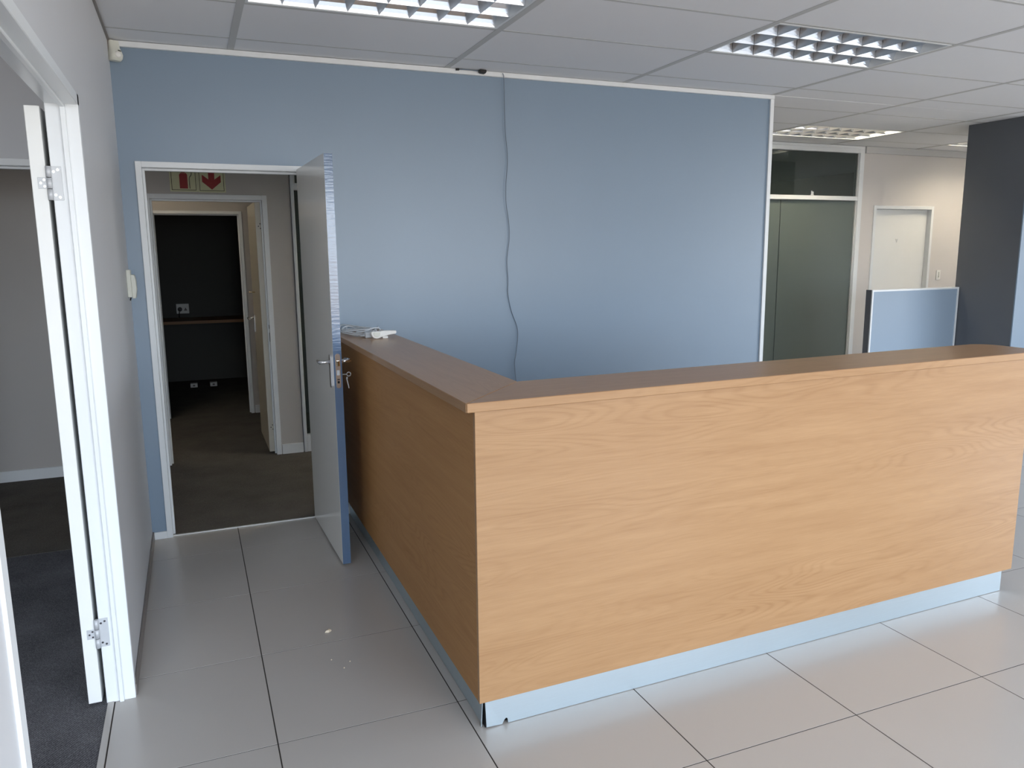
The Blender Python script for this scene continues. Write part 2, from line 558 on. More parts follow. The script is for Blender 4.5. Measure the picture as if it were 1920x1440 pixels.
wall_far = struct(part('wall_far', MB().box((7.04, 1.9, 0), (FDL, 2.0, H)).box((FDL, 1.9, FDZ), (FDR, 2.0, H)).box((FDR, 1.9, 0), (9.2, 2.0, H)), M_WHITEWALL),
                  'white far wall with a closed white door', 'wall')
mbr = MB()
prev = YF - 0.2
for (ya, yb, za, zb) in RWIN:
    mbr.box((XR, prev, 0), (XR + 0.15, ya, H + 0.2)).box((XR, ya, 0), (XR + 0.15, yb, za)).box((XR, ya, zb), (XR + 0.15, yb, H + 0.2))
    prev = yb
mbr.box((XR, prev, 0), (XR + 0.15, 2.0, H + 0.2))
wall_right = struct(part('wall_right', mbr, M_WHITEWALL), 'wall closing the room on the right with two windows', 'wall')
wall_end = struct(part('wall_office_side', MB().box((-3.1, YF, 0), (-3.0, 1.75, H)), M_GREY), 'far side wall of the office', 'wall')
mbf = MB()
prev = -3.1
for (xa, xb, za, zb) in WIN:
    mbf.box((prev, YF - 0.2, 0), (xa, YF, H + 0.2))
    mbf.box((xa, YF - 0.2, 0), (xb, YF, za))
    mbf.box((xa, YF - 0.2, zb), (xb, YF, H + 0.2))
    prev = xb
mbf.box((prev, YF - 0.2, 0), (XR + 0.1, YF, H + 0.2))
wall_front = struct(part('wall_front', mbf, M_WHITEWALL), 'front wall with a row of windows', 'wall')
for k, (xa, xb, za, zb) in enumerate(WIN):
    w = root('window_%d' % (k + 1), ((xa + xb) / 2, YF - 0.1, za), 'tall front window with aluminium frame', 'window', kind='structure')
    part('window_frame', MB().box((xa, YF - 0.12, za), (xa + 0.04, YF - 0.07, zb)).box((xb - 0.04, YF - 0.12, za), (xb, YF - 0.07, zb))
         .box((xa, YF - 0.12, za), (xb, YF - 0.07, za + 0.04)).box((xa, YF - 0.12, zb - 0.04), (xb, YF - 0.07, zb)), M_ALU, w)
for k, (ya, yb, za, zb) in enumerate(RWIN):
    w = root('window_%d' % (k + 8), (XR + 0.07, (ya + yb) / 2, za), 'tall window in the right wall', 'window', kind='structure')
    part('window_frame', MB().box((XR + 0.04, ya, za), (XR + 0.09, ya + 0.04, zb)).box((XR + 0.04, yb - 0.04, za), (XR + 0.09, yb, zb))
         .box((XR + 0.04, ya, za), (XR + 0.09, yb, za + 0.04)).box((XR + 0.04, ya, zb - 0.04), (XR + 0.09, yb, zb)), M_ALU, w)
pillar = root('wall_pillar', (6.8, -0.075, 0), 'charcoal pillar beyond the counter end', 'pillar', kind='structure')
bx('pillar_core', (6.803, -0.07, 0), (7.4, 0.5, H), M_CHAR, pillar)
bx('front_face', (6.8, -0.08, 0), (7.4, -0.07, H), M_BLUE, pillar)

# white angle trim along the ceiling, wall end trim, skirtings
struct(bx('trim_1', (0.0, -0.022, H - 0.03), (4.19, 0.0, H - 0.002), M_FRAME, None, 0.002), 'white angle trim along the top of the blue wall', 'trim')
struct(part('trim_2', MB().box((4.18, -0.012, 0), (4.195, 0.112, H - 0.002)).box((4.165, -0.012, 0), (4.18, 0.0, H - 0.03)), M_FRAME), 'white trim on the free end of the blue wall', 'trim')
struct(bx('trim_3', (7.05, 1.87, H - 0.07), (XR, 1.9, H - 0.002), M_TEE), 'grey trim along the top of the white far wall', 'trim')
struct(bx('trim_4', (0.0, YF, H - 0.012), (0.01, -0.02, H - 0.002), M_SKIRTD), 'thin dark strip painted as the shadow gap above the left wall', 'trim')  # dark strip stands in for the shade where wall meets ceiling
struct(bx('baseboard_left', (0.0, LY1, 0.0), (0.010, -0.002, 0.045), M_SKIRTD, None, 0.003), 'dark grey brown skirting along the left wall', 'baseboard')
struct(bx('baseboard_back', (0.002, -0.012, 0.0), (0.074, 0.0, 0.042), M_FRAME, None, 0.002), 'short white skirting left of the open door', 'baseboard')
struct(bx('baseboard_back', (0.965, -0.012, 0.0), (4.165, 0.0, 0.08), M_FRAME, None, 0.002), 'white skirting along the blue wall behind the desk', 'baseboard')
struct(bx('baseboard_passage', (0.88, 1.638, 0.0), (1.045, 1.65, 0.08), M_FRAME, None, 0.002), 'white skirting right of the passage door', 'baseboard')
struct(bx('baseboard_passage', (-3.0, 1.638, 0.0), (0.028, 1.65, 0.08), M_FRAME, None, 0.002), 'white skirting seen through the side office', 'baseboard')
struct(bx('baseboard_middle', (0.815, 3.438, 0.0), (1.3, 3.45, 0.08), M_FRAME, None, 0.002), 'white skirting right of the dark doorway', 'baseboard')


# ------------------------------------------------------------------ door frames
def frame_xz(mb, xl, xr, zt, y0, y1, face, proud, stop_y):
    """Steel frame around an opening in a wall that runs along x (opening xl..xr, height zt)."""
    a, b = y0 - proud, y1 + proud
    for (p, q) in ((xl - face, xl + 0.006), (xr - 0.006, xr + face)):
        mb.box((p, a, 0), (q, b, zt + face))
    mb.box((xl + 0.006, a, zt - 0.006), (xr - 0.006, b, zt + face))
    s0, s1 = stop_y
    mb.box((xl + 0.006, s0, 0), (xl + 0.018, s1, zt - 0.006))
    mb.box((xr - 0.018, s0, 0), (xr - 0.006, s1, zt - 0.006))
    mb.box((xl + 0.018, s0, zt - 0.018), (xr - 0.018, s1, zt - 0.006))
    return mb


def lever_parts(parent, face_x, sgn, y, z, bar_dir, name='door_handle'):
    """Lever handle on a long plate; the face looks along sgn*x."""
    pl = [(y + 0.017 * math.cos(t), z - 0.045 + (0.066 if math.sin(t) >= 0 else -0.066) + 0.017 * math.sin(t)) for t in [2 * math.pi * k / 16 for k in range(16)]]
    h = part(name, MB().prism(pl, 'x', face_x, face_x + sgn * 0.008), M_CHROME, parent, 0.0015)
    m = MB()
    m.tube([(face_x + sgn * 0.006, y, z), (face_x + sgn * 0.03, y, z), (face_x + sgn * 0.046, y, z), (face_x + sgn * 0.053, y + bar_dir * 0.01, z),
            (face_x + sgn * 0.054, y + bar_dir * 0.04, z), (face_x + sgn * 0.048, y + bar_dir * 0.10, z - 0.003)], [0.010, 0.0085, 0.0085, 0.0095, 0.0095, 0.007], 12)
    part('lever', m, M_CHROME, h)
    return h


def hinge(parent, px, py, zc, plate_y, leaf_y, h=0.105):
    """Butt hinge with its pin upright at (px,py): jamb plate towards +x, leaf plate towards -x."""
    r = 0.0075
    hg = part('hinge', MB().box((px + 0.006, plate_y - 0.0022, zc - h / 2), (px + 0.036, plate_y + 0.001, zc + h / 2)), M_STEEL, parent, 0.0006)
    part('knuckle', MB().cyl((px, py), 'z', r, zc - h / 2, zc - h / 6 - 0.001, 14).cyl((px, py), 'z', r, zc + h / 6 + 0.001, zc + h / 2, 14), M_STEEL, hg)
    part('knuckle', MB().cyl((px, py), 'z', r * 1.04, zc - h / 6 + 0.001, zc + h / 6 - 0.001, 14), M_STEEL, hg)
    part('leaf_plate', MB().box((px - 0.032, leaf_y - 0.0022, zc - h / 6), (px - 0.005, leaf_y + 0.001, zc + h / 6)), M_STEEL, hg, 0.0006)
    for (dx, dz) in ((0.014, 0.036), (0.026, 0.042), (0.014, -0.036), (0.026, -0.043)):
        part('screw', MB().cyl((px + dx, zc + dz), 'y', 0.0038, plate_y - 0.0038, plate_y, 10), M_CHROME, hg)
    for (dx, dz) in ((-0.014, 0.010), (-0.024, 0.0), (-0.014, -0.010)):
        part('screw', MB().cyl((px + dx, zc + dz), 'y', 0.0034, leaf_y - 0.0036, leaf_y, 10), M_CHROME, hg)
    return hg


# door 1: left wall, wide opening, white leaf folded right back into the office
d1 = root('door_1', (-0.05, LY1, 0), 'white door folded back beside the left wall opening', 'door', kind='structure')
J = LY1
mb = MB().box((-0.088, J - 0.016, 0), (0.006, J + 0.02, LZ + 0.02))                         # far jamb
mb.box((-0.046, J - 0.026, 0), (-0.031, J - 0.016, LZ - 0.016))                              # stop
mb.box((-0.088, LY0 - 0.02, LZ - 0.016), (0.006, J + 0.02, LZ + 0.02))                       # head
mb.box((-0.046, LY0 + 0.016, LZ - 0.026), (-0.031, J - 0.016, LZ - 0.016))
mb.box((-0.088, LY0 - 0.022, 0), (0.006, LY0 + 0.016, LZ + 0.02))                            # near jamb
mb.box((-0.046, LY0 + 0.016, 0), (-0.031, LY0 + 0.026, LZ - 0.016))
part('frame', mb, M_FRAME, d1, 0.002)
leaf1 = part('leaf', MB().box((-0.144, J - 0.018, 0.012), (-0.102, J + 0.78, 2.035)), M_WLEAF, d1, 0.0015)
hinge(leaf1, -0.0945, J - 0.022, 1.80, J - 0.016, J - 0.018)
hinge(leaf1, -0.0945, J - 0.022, 0.27, J - 0.016, J - 0.018)

# door 2: blue wall, leaf standing open into the room
d2 = root('door_2', (0.9, 0.0, 0), 'grey door standing open against the desk end', 'door', kind='structure')
part('frame', frame_xz(MB(), DL, DR, DZ, 0.0, 0.1, 0.024, 0.01, (0.045, 0.075)), M_FRAME, d2, 0.0015)
LX = 0.888                                                                                  # face towards the doorway
leaf2 = part('leaf', MB().box((LX, -0.81, 0.012), (LX + 0.041, -0.012, 2.034)), M_LEAF, d2, 0.0012)
part('edge_strip', MB().box((LX + 0.0005, -0.8125, 0.013), (LX + 0.0405, -0.8095, 2.033)), M_LEAFEDGE, leaf2)
lev = lever_parts(leaf2, LX, -1, -0.755, 1.045, 1)
lever_parts(leaf2, LX + 0.041, 1, -0.755, 1.045, 1)
lk = [(LX + 0.0205 + 0.0125 * math.cos(t), 1.006 + (0.073 if math.sin(t) >= 0 else -0.073) + 0.0125 * math.sin(t)) for t in [2 * math.pi * k / 16 for k in range(16)]]
part('lock_plate', MB().prism(lk, 'y', -0.816, -0.8125), M_CHROME, leaf2, 0.0006)
part('latch', MB().prism([(LX + 0.013, -0.816), (LX + 0.028, -0.816), (LX + 0.028, -0.822), (LX + 0.018, -0.829)], 'z', 1.032, 1.056), M_BRASS, leaf2)
part('dead_bolt', MB().box((LX + 0.014, -0.819, 0.985), (LX + 0.027, -0.8155, 1.01)), M_STEEL, leaf2, 0.001)
part('keyhole', MB().box((LX + 0.0155, -0.8175, 0.945), (LX + 0.0255, -0.8158, 0.956)), M_DARK, leaf2)
part('edge_slot', MB().box((LX + 0.0145, -0.8168, 0.962), (LX + 0.0265, -0.8158, 0.966)), M_DARK, leaf2)
kx = LX + 0.049
ky = -0.755
key = part('key', MB().tube([(kx - 0.002, ky, 0.978), (kx + 0.024, ky, 0.978)], 0.003, 8)
           .tube([(kx + 0.035 + 0.010 * math.cos(2 * math.pi * k / 14), ky, 0.978 + 0.010 * math.sin(2 * math.pi * k / 14)) for k in range(14)], 0.0022, 6, True), M_STEEL, leaf2)
part('spare_key', MB().tube([(kx + 0.026, ky - 0.002, 0.964), (kx + 0.024, ky - 0.002, 0.952)], 0.0045, 8)
     .prism([(kx + 0.022, 0.953), (kx + 0.027, 0.952), (kx + 0.035, 0.908), (kx + 0.031, 0.907)], 'y', ky - 0.004, ky - 0.001), M_STEEL, key)
for o in (leaf2,):                                     # swing about the hinge corner, a little past square
    ang = math.radians(1.65)
    piv = Vector((LX, 0.0, 0.0)) - ORIGIN['door_2']
    o.matrix_local = Matrix.Translation(piv) @ Matrix.Rotation(ang, 4, 'Z') @ Matrix.Translation(-piv)

# office doorway in the line of the blue wall (seen through the left opening)
d3 = root('door_3', ((OL + OR) / 2, 0.05, 0), 'white framed doorway at the back of the side office', 'door', kind='structure')
part('frame', frame_xz(MB(), OL, OR, OZ, 0.0, 0.1, 0.028, 0.01, (0.04, 0.07)), M_FRAME, d3, 0.0015)

# passage door: leaf opens away from us
d4 = root('door_4', (0.45, 1.7, 0), 'cream passage door standing open beyond the fire sign', 'door', kind='structure')
part('frame', frame_xz(MB(), PL, PR, PZ, 1.65, 1.75, 0.03, 0.01, (1.69, 1.71)), M_FRAME, d4, 0.0015)
leaf4 = part('leaf', MB().box((0.79, 1.722, 0.012), (0.832, 2.50, 1.965)), M_CREAM, d4, 0.0012)
lever_parts(leaf4, 0.79, -1, 2.43, 1.03, -1)
for zc in (1.78, 0.21):
    for (dx, dz) in ((0.010, 0.018), (-0.002, 0.0), (0.012, -0.016)):
        part('screw_hole', MB().cyl((0.812 + dx, zc + dz), 'y', 0.004, 1.7195, 1.7225, 8), M_DARK, leaf4)
part('strike_slot', MB().box((0.838, 1.652, 1.0), (0.8385, 1.685, 1.03)).box((0.838, 1.652, 0.90), (0.8385, 1.685, 0.97)), M_DARK, leaf4)
part('coat_hook', MB().tube([(0.792, 2.2, 1.26), (0.74, 2.2, 1.262)], 0.004, 6), M_BRASS, leaf4)

# dark doorway
d5 = root('door_5', (0.4, 3.5, 0), 'white framed doorway into the unlit room', 'door', kind='structure')
part('frame', frame_xz(MB(), QL, QR, QZ, 3.45, 3.55, 0.022, 0.01, (3.49, 3.51)), M_FRAME, d5, 0.0015)

# white closed door in the far wall
d6 = root('door_6', (7.68, 1.9, 0), 'closed white door in the far wall beyond the counter', 'door', kind='structure')
part('frame', frame_xz(MB(), FDL, FDR, FDZ, 1.9, 2.0, 0.03, 0.012, (1.985, 1.995)), M_FRAME, d6, 0.002)
leaf6 = part('leaf', MB().box((FDL + 0.008, 1.945, 0.01), (FDR - 0.008, 1.985, FDZ - 0.008)), M_WLEAF, d6, 0.001)
part('door_mark', MB().prism([(7.640, 1.672), (7.647, 1.672), (7.658, 1.636), (7.654, 1.632)], 'y', 1.943, 1.945)
     .prism([(7.672, 1.672), (7.665, 1.672), (7.654, 1.636), (7.658, 1.632)], 'y', 1.943, 1.945), M_STEEL, leaf6)

# ------------------------------------------------------------------ glazed partitions
def glazed(name, x0, x1, y, splits, label, ztr=(2.075, 2.12), bottom=0.09, frost=True, fwid=0.06):
    r = root(name, ((x0 + x1) / 2, y, 0), label, 'window', kind='structure')
    mb = MB().box((x0, y - 0.02, 0), (x0 + fwid, y + 0.06, H - 0.03)).box((x1 - fwid, y - 0.02, 0), (x1, y + 0.06, H - 0.03))
    mb.box((x0 + fwid, y - 0.02, H - 0.075), (x1 - fwid, y + 0.06, H - 0.03))
    mb.box((x0 + fwid, y - 0.015, ztr[0]), (x1 - fwid, y + 0.055, ztr[1]))
    if bottom:
        mb.box((x0 + fwid, y - 0.015, 0), (x1 - fwid, y + 0.055, bottom))
    mb.box((x0, y - 0.02, H - 0.03), (x1, y + 0.06, H - 0.003))
    fr = part('frame', mb, M_FRAME, r, 0.003)
    # bead around the panes
    part('glazing_bead', MB().box((x0 + fwid, y + 0.0, ztr[1]), (x0 + fwid + 0.012, y + 0.03, H - 0.075)).box((x1 - fwid - 0.012, y, bottom), (x1 - fwid, y + 0.03, ztr[0]))
         .box((x1 - fwid - 0.012, y, ztr[1]), (x1 - fwid, y + 0.03, H - 0.075)), M_ALU, r)
    edges = [x0 + fwid] + splits + [x1 - fwid]
    for a, b in zip(edges[:-1], edges[1:]):
        part('pane', MB().box((a + 0.004, y + 0.014, bottom + 0.004), (b - 0.004, y + 0.022, ztr[0] - 0.004)), M_FROST if frost else M_GLASS, r)
    part('pane', MB().box((x0 + fwid + 0.013, y + 0.012, ztr[1] + 0.002), (x1 - fwid - 0.013, y + 0.018, H - 0.077)), M_GLASS, r)
    return r


w6 = glazed('window_6', 4.9, 7.04, 1.9, [5.972], 'tall frosted glass door panels with clear glass above', bottom=0.02)
part('pane_mark', MB().box((6.36, 1.9, 2.128), (6.366, 1.911, 2.168)).box((6.378, 1.9, 2.128), (6.384, 1.911, 2.160)).box((6.352, 1.9, 2.124), (6.39, 1.911, 2.129)), M_FRAME, w6)
w7 = glazed('window_7', 1.05, 3.45, 1.655, [2.25], 'white framed passage glazing half hidden by the open door', frost=False, bottom=0.14, fwid=0.026, ztr=(2.05, 2.10))

# ------------------------------------------------------------------ reception desk
CT = 1.12
K = math.tan(math.radians(1.25))
def fy(x, y0):
    """The front arm of the desk stands a little out of square."""
    return y0 + K * (x - 1.05)


desk = root('reception_desk', (1.6, -1.9, 0), 'oak laminate L shaped reception desk with aluminium kick plates', 'desk')
XE = 3.70
mit = [(1.040, -2.416), (1.341, -2.100)]
part('countertop', MB().prism([(1.040, -0.003), (1.341, -0.003), (1.341, -2.0985), (1.040, -2.4145)], 'z', CT - 0.03, CT), M_WOODY, desk, 0.002)
arc = []
XT = 3.775
cxr, rr = XT - 0.09, 0.09
cyr = fy(cxr, -2.100) - rr
for k in range(9):
    t = math.pi / 2 * (1 - k / 8)
    arc.append((cxr + rr * math.cos(t), cyr + rr * math.sin(t)))
part('countertop', MB().prism([(1.0415, -2.416), (1.3425, -2.100)] + arc + [(XT, fy(XT, -2.416))], 'z', CT - 0.03, CT), M_WOODX, desk, 0.002)
part('side_panel', MB().box((1.072, -2.382, 0.112), (1.09, -0.003, CT - 0.031)), M_WOODS, desk, 0.0008)
# front panel
def wedge(xa, xb, ya, yb, za, zb):
    return MB().prism([(xa, fy(xa, ya)), (xb, fy(xb, ya)), (xb, fy(xb, yb)), (xa, fy(xa, yb))], 'z', za, zb)


part('front_panel', wedge(1.072, XE, -2.402, -2.384, 0.111, CT - 0.031), M_WOODX, desk, 0.0008)
part('end_panel', wedge(XE - 0.02, XE, -2.383, -2.14, 0.118, CT - 0.031), M_WOODY, desk, 0.0008)
part('back_panel', wedge(1.34, XE - 0.021, -2.158, -2.14, 0.118, CT - 0.031), M_WOODX, desk, 0.0008)
part('back_panel', MB().box((1.29, -2.15, 0.118), (1.308, -0.003, CT - 0.031)), M_WOODY, desk, 0.0008)
part('plinth', wedge(1.115, XE - 0.03, -2.36, -2.16, 0.0, 0.117).box((1.112, -2.15, 0.0), (1.28, -0.003, 0.117)), M_SHAD, desk)
# worktop on the staff side
part('work_surface', MB().prism([(1.31, -0.01), (1.92, -0.01), (1.92, -1.5), (3.6, -1.5), (3.6, -2.06), (1.345, -2.12), (1.31, -2.1)], 'z', 0.70, 0.725), M_WOODX, desk)
for (lx, ly) in ((1.86, -0.12), (3.5, -1.58), (1.95, -1.62)):
    part('leg', MB().box((lx - 0.025, ly - 0.025, 0), (lx + 0.025, ly + 0.025, 0.70)), M_ALU, desk)
# kick plates; the front one is dented and stands off the corner
kf = lambda x, dy=0.0: fy(x, -2.379) + dy
n0 = [(1.103, 0.006), (1.160, 0.002), (1.168, 0.016), (1.174, 0.022), (1.180, 0.019), (1.182, 0.002), (XE - 0.032, 0.002), (XE - 0.032, 0.1175), (1.099, 0.1175)]
mbk = MB()
vs = [(x, kf(x, -0.0012 if i == 0 else 0.0), z) for i, (x, z) in enumerate(n0)] + [(x, kf(x, 0.003), z) for (x, z) in n0]
nk = len(n0)
mbk.add(vs, [tuple(range(nk)), tuple(range(nk, 2 * nk))[::-1]] + [(i, (i + 1) % nk, nk + (i + 1) % nk, nk + i) for i in range(nk)])
part('front_kick_plate', mbk, M_KICK, desk)
mbl = MB()
yk = [-0.82, -2.1, -2.25, -2.32, -2.345, -2.362]
ox = [0, 0, 0.0, -0.001, -0.004, -0.009]
vs, fs = [], []
for yv, o in zip(yk, ox):
    vs += [(1.098 + o, yv, 0.001), (1.098 + o * 0.2, yv, 0.117), (1.101 + o, yv, 0.001), (1.101 + o * 0.2, yv, 0.117)]
for i in range(len(yk) - 1):
    a, b = 4 * i, 4 * i + 4
    fs += [(a, a + 1, b + 1, b), (a + 2, b + 2, b + 3, a + 3), (a + 1, a + 3, b + 3, b + 1), (a, b, b + 2, a + 2)]
e = 4 * (len(yk) - 1)
fs += [(0, 2, 3, 1), (e, e + 1, e + 3, e + 2)]
part('side_kick_plate', MB().add(vs, fs), M_KICK, desk)
part('side_kick_plate', MB().box((1.098, -0.815, 0.001), (1.101, -0.003, 0.117)), M_KICK, desk)
part('corner_gap', MB().box((1.1, -2.372, 0.002), (1.112, -2.35, 0.117)), M_DARK, desk)

# ------------------------------------------------------------------ ceiling lights
def louvre_parts(x0, y0, lit, label, group=None):
    xa, xb, ya, yb = x0 + 0.018, x0 + 1.182, y0 + 0.018, y0 + 0.582
    r = root('ceiling_light', ((xa + xb) / 2, (ya + yb) / 2, H), label, 'ceiling light', group)
    t = 0.012
    D = 0.095
    part('housing', MB().box((xa, ya, H - 0.001), (xb, ya + t, H + D)).box((xa, yb - t, H - 0.001), (xb, yb, H + D))
         .box((xa, ya + t, H - 0.001), (xa + t, yb - t, H + D)).box((xb - t, ya + t, H - 0.001), (xb, yb - t, H + D)), M_FRAME, r)
    part('top_pan', MB().box((xa, ya, H + D), (xb, yb, H + D + 0.004)), M_PAN, r)
    ia, ib, ja, jb = xa + t, xb - t, ya + t, yb - t
    pitch = (jb - ja) / 3
    hb = 0.070
    # long blades: V section with parabolic flanks, point downwards
    prof = [(0.0015, 0.0), (0.006, 0.014), (0.014, 0.030), (0.026, 0.048), (0.044, hb)]
    for k in range(4):
        yc = ja + pitch * k
        right = [(yc + a, H + 0.003 + b) for a, b in prof] if k < 3 else [(yc, H + 0.003), (yc, H + 0.003 + hb)]
        left = [(yc - a, H + 0.003 + b) for a, b in reversed(prof)] if k > 0 else [(yc, H + 0.003 + hb), (yc, H + 0.003)]
        o = part('long_blade', MB().prism(right + left, 'x', ia + 0.001, ib - 0.001), M_MIRROR, r)
    # cross blades: shared wedge
    cell = (ib - ia) / 8
    tri = [(-0.0008, 0.0), (0.0008, 0.0), (0.019, 0.050), (-0.019, 0.050)]
    cb = MB()
    # ends follow the flank of the long blades
    vs = []
    for s in (-1, 1):
        for (px, pz) in tri:
            flank = 0.002 + 0.025 * (pz / 0.048) ** 1.4
            vs.append((px, s * (pitch / 2 - flank), pz))
    cb.add(vs, [(0, 1, 2, 3), (7, 6, 5, 4), (0, 4, 5, 1), (1, 5, 6, 2), (2, 6, 7, 3), (3, 7, 4, 0)])
    me = cb.mesh('cross_blade', M_RIB)
    for row in range(3):
        for c in range(1, 8):
            link('cross_blade', me, (ia + cell * c - r.location.x, ja + pitch * (row + 0.5) - r.location.y, 0.003), r)
    for row in range(3):
        yc = ja + pitch * (row + 0.5)
        part('tube', MB().cyl((yc, H + 0.078), 'x', 0.013, ia + 0.02, ib - 0.02, 12), M_TUBEON if lit else M_TUBE, r)
        part('tube_holder', MB().box((ia, yc - 0.016, H + 0.055), (ia + 0.02, yc + 0.016, H + D)), M_WPLASTIC, r)
    return r


louvre_parts(0.58153, -1.44764, 0, 'unlit louvred ceiling light cut by the top edge of the picture')
louvre_parts(2.98153, -1.44764, 0, 'unlit louvred ceiling light above the counter at the upper right')
louvre_parts(5.38153, 0.95236, 1, 'glowing warm louvred ceiling light above the frosted glass panels')
louvre_parts(7.78153, 0.95236, 1, 'glowing ceiling light mostly hidden behind the charcoal pillar')
louvre_parts(1.78153, 0.35236, 1, 'unseen glowing ceiling light added to light the passage behind the blue wall')  # out of view, added so the passage gets warm light

bt = root('added_batten_light', (-0.6, 2.35, H - 0.07), 'unseen lit batten added to brighten the room past the passage', 'ceiling light')  # unseen fitting, added to lift the light on the cream door and wall
bx('body', (-1.2, 2.32, H - 0.05), (0.0, 2.38, H - 0.001), M_WPLASTIC, bt, 0.004)
part('tube', MB().cyl((2.35, H - 0.066), 'x', 0.013, -1.17, -0.03, 12), M_TUBEON, bt)
for xx in (-1.19, -0.03):
    bx('tube_holder', (xx, 2.335, H - 0.082), (xx + 0.02, 2.365, H - 0.05), M_WPLASTIC, bt)

# ------------------------------------------------------------------ low screen by the pillar
scr = root('low_screen', (6.27, 0.5, 0), 'low blue screen with white edging beside the charcoal pillar', 'screen')
bx('panel', (5.757, 0.46, 0.0), (6.78, 0.515, 1.20), M_SCREEN, scr)
part('edge_trim', MB().box((5.742, 0.452, 0.0), (5.757, 0.462, 1.215)).box((5.757, 0.452, 1.20), (6.795, 0.522, 1.215)).box((6.78, 0.452, 0), (6.795, 0.462, 1.20)), M_FRAME, scr)
bx('end_cap', (5.742, 0.462, 0.0), (5.757, 0.522, 1.215), M_CHAR, scr)

# ------------------------------------------------------------------ wall fittings
# motion sensor in the ceiling corner
ms = root('motion_sensor', (0.03, -0.035, 2.53), 'ivory motion sensor in the ceiling corner', 'sensor')
ca, sa = math.cos(math.radians(32)), math.sin(math.radians(32))
def rot(p):
    return (0.026 + p[0] * ca - p[1] * sa, -0.034 + p[0] * sa + p[1] * ca)


mb = MB()
rings = [(2.535, 0.026, 0.018, -0.004), (2.545, 0.031, 0.027, -0.007), (2.562, 0.032, 0.031, -0.009), (2.580, 0.030, 0.026, -0.006), (2.598, 0.027, 0.018, -0.002), (2.62, 0.026, 0.014, 0.0), (2.632, 0.025, 0.012, 0.0)]
vs, fs = [], []
nn = 20
for (z, rx, ry, dy) in rings:
    for k in range(nn):
        a = 2 * math.pi * k / nn
        sx = math.copysign(abs(math.cos(a)) ** 0.6, math.cos(a)) * rx
        sy = math.copysign(abs(math.sin(a)) ** 0.6, math.sin(a)) * ry + dy
        q = rot((sx, sy))
        vs.append((q[0], q[1], z))
for i in range(len(rings) - 1):
    fs += [(i * nn + k, i * nn + (k + 1) % nn, (i + 1) * nn + (k + 1) % nn, (i + 1) * nn + k) for k in range(nn)]
mb.add(vs, fs, True)
mb.add(vs[:nn], [tuple(range(nn))[::-1]])
mb.add(vs[-nn:], [tuple(range(nn))])
part('body', mb, M_IVORY, ms)
q = rot((0.0, -0.036))
lens = MB()
lv, lf = [], []
for i in range(5):
    for k in range(14):
        a, b = 2 * math.pi * k / 14, math.pi / 2 * i / 4
        p = rot((0.017 * math.cos(a) * math.cos(b), -0.035 - 0.008 * math.sin(b)))
        lv.append((p[0], p[1], 2.562 + 0.015 * math.sin(a) * math.cos(b)))
for i in range(4):
    lf += [(i * 14 + k, i * 14 + (k + 1) % 14, (i + 1) * 14 + (k + 1) % 14, (i + 1) * 14 + k) for k in range(14)]
part('lens', lens.add(lv, lf, True), M_WPLASTIC, ms)
a, b = rot((0.004, -0.033)), rot((0.019, -0.031))
part('slit', MB().tube([(a[0], a[1], 2.583), (b[0], b[1], 2.581)], 0.0022, 6), M_DARK, ms)
part('bracket', MB().box((0.0, -0.05, 2.55), (0.01, -0.004, 2.632)), M_SKIRTD, ms)

# intercom on the left wall by the blue wall corner
ic = root('wall_handset', (0.0, -0.18, 1.36), 'ivory plastic unit on the left wall beside the door', 'intercom')
part('base', MB().box((0.0, -0.22, 1.362), (0.02, -0.14, 1.50)), M_IVORY, ic, 0.003)
part('cover', MB().prism([(0.02, 1.355), (0.036, 1.357), (0.042, 1.40), (0.041, 1.45), (0.036, 1.474), (0.02, 1.476)], 'y', -0.216, -0.144), M_IVORY, ic, 0.002)
part('cable_stub', MB().tube([(0.012, -0.19, 1.362), (0.008, -0.192, 1.345)], 0.003, 6), M_DARK, ic)

# far wall switch
sw = root('light_switch', (8.285, 1.9, 1.2), 'white light switch on the far wall beside the closed door', 'switch')
bx('plate', (8.255, 1.89, 1.205), (8.318, 1.9, 1.315), M_WPLASTIC, sw, 0.002)
bx('rocker', (8.279, 1.885, 1.225), (8.294, 1.89, 1.295), M_IVORY, sw, 0.001)
for z in (1.24, 1.258, 1.28):
    bx('mark', (8.282, 1.884, z), (8.291, 1.8855, z + 0.006), M_BLACK, sw)

# cable hanging down the blue wall
cable = [(2.128, -0.03, 2.632), (2.138, -0.024, 2.60), (2.142, -0.02, 2.42), (2.145, -0.02, 2.30), (2.158, -0.016, 2.18), (2.158, -0.018, 2.10), (2.145, -0.022, 1.98), (2.146, -0.02, 1.87),
         (2.164, -0.014, 1.76), (2.168, -0.014, 1.66), (2.158, -0.012, 1.58), (2.150, -0.012, 1.50), (2.158, -0.010, 1.40), (2.156, -0.010, 1.31), (2.180, -0.006, 1.20), (2.216, -0.010, 1.10),
         (2.221, -0.012, 1.03), (2.206, -0.014, 0.92), (2.196, -0.014, 0.86), (2.206, -0.014, 0.74), (2.21, -0.02, 0.735)]
cb = part('hanging_cable', MB().tube(smooth_path(cable, 5), 0.0023, 8), M_CABLED)
tag(cb, 'thin slate cable hanging down the blue wall', 'cable')
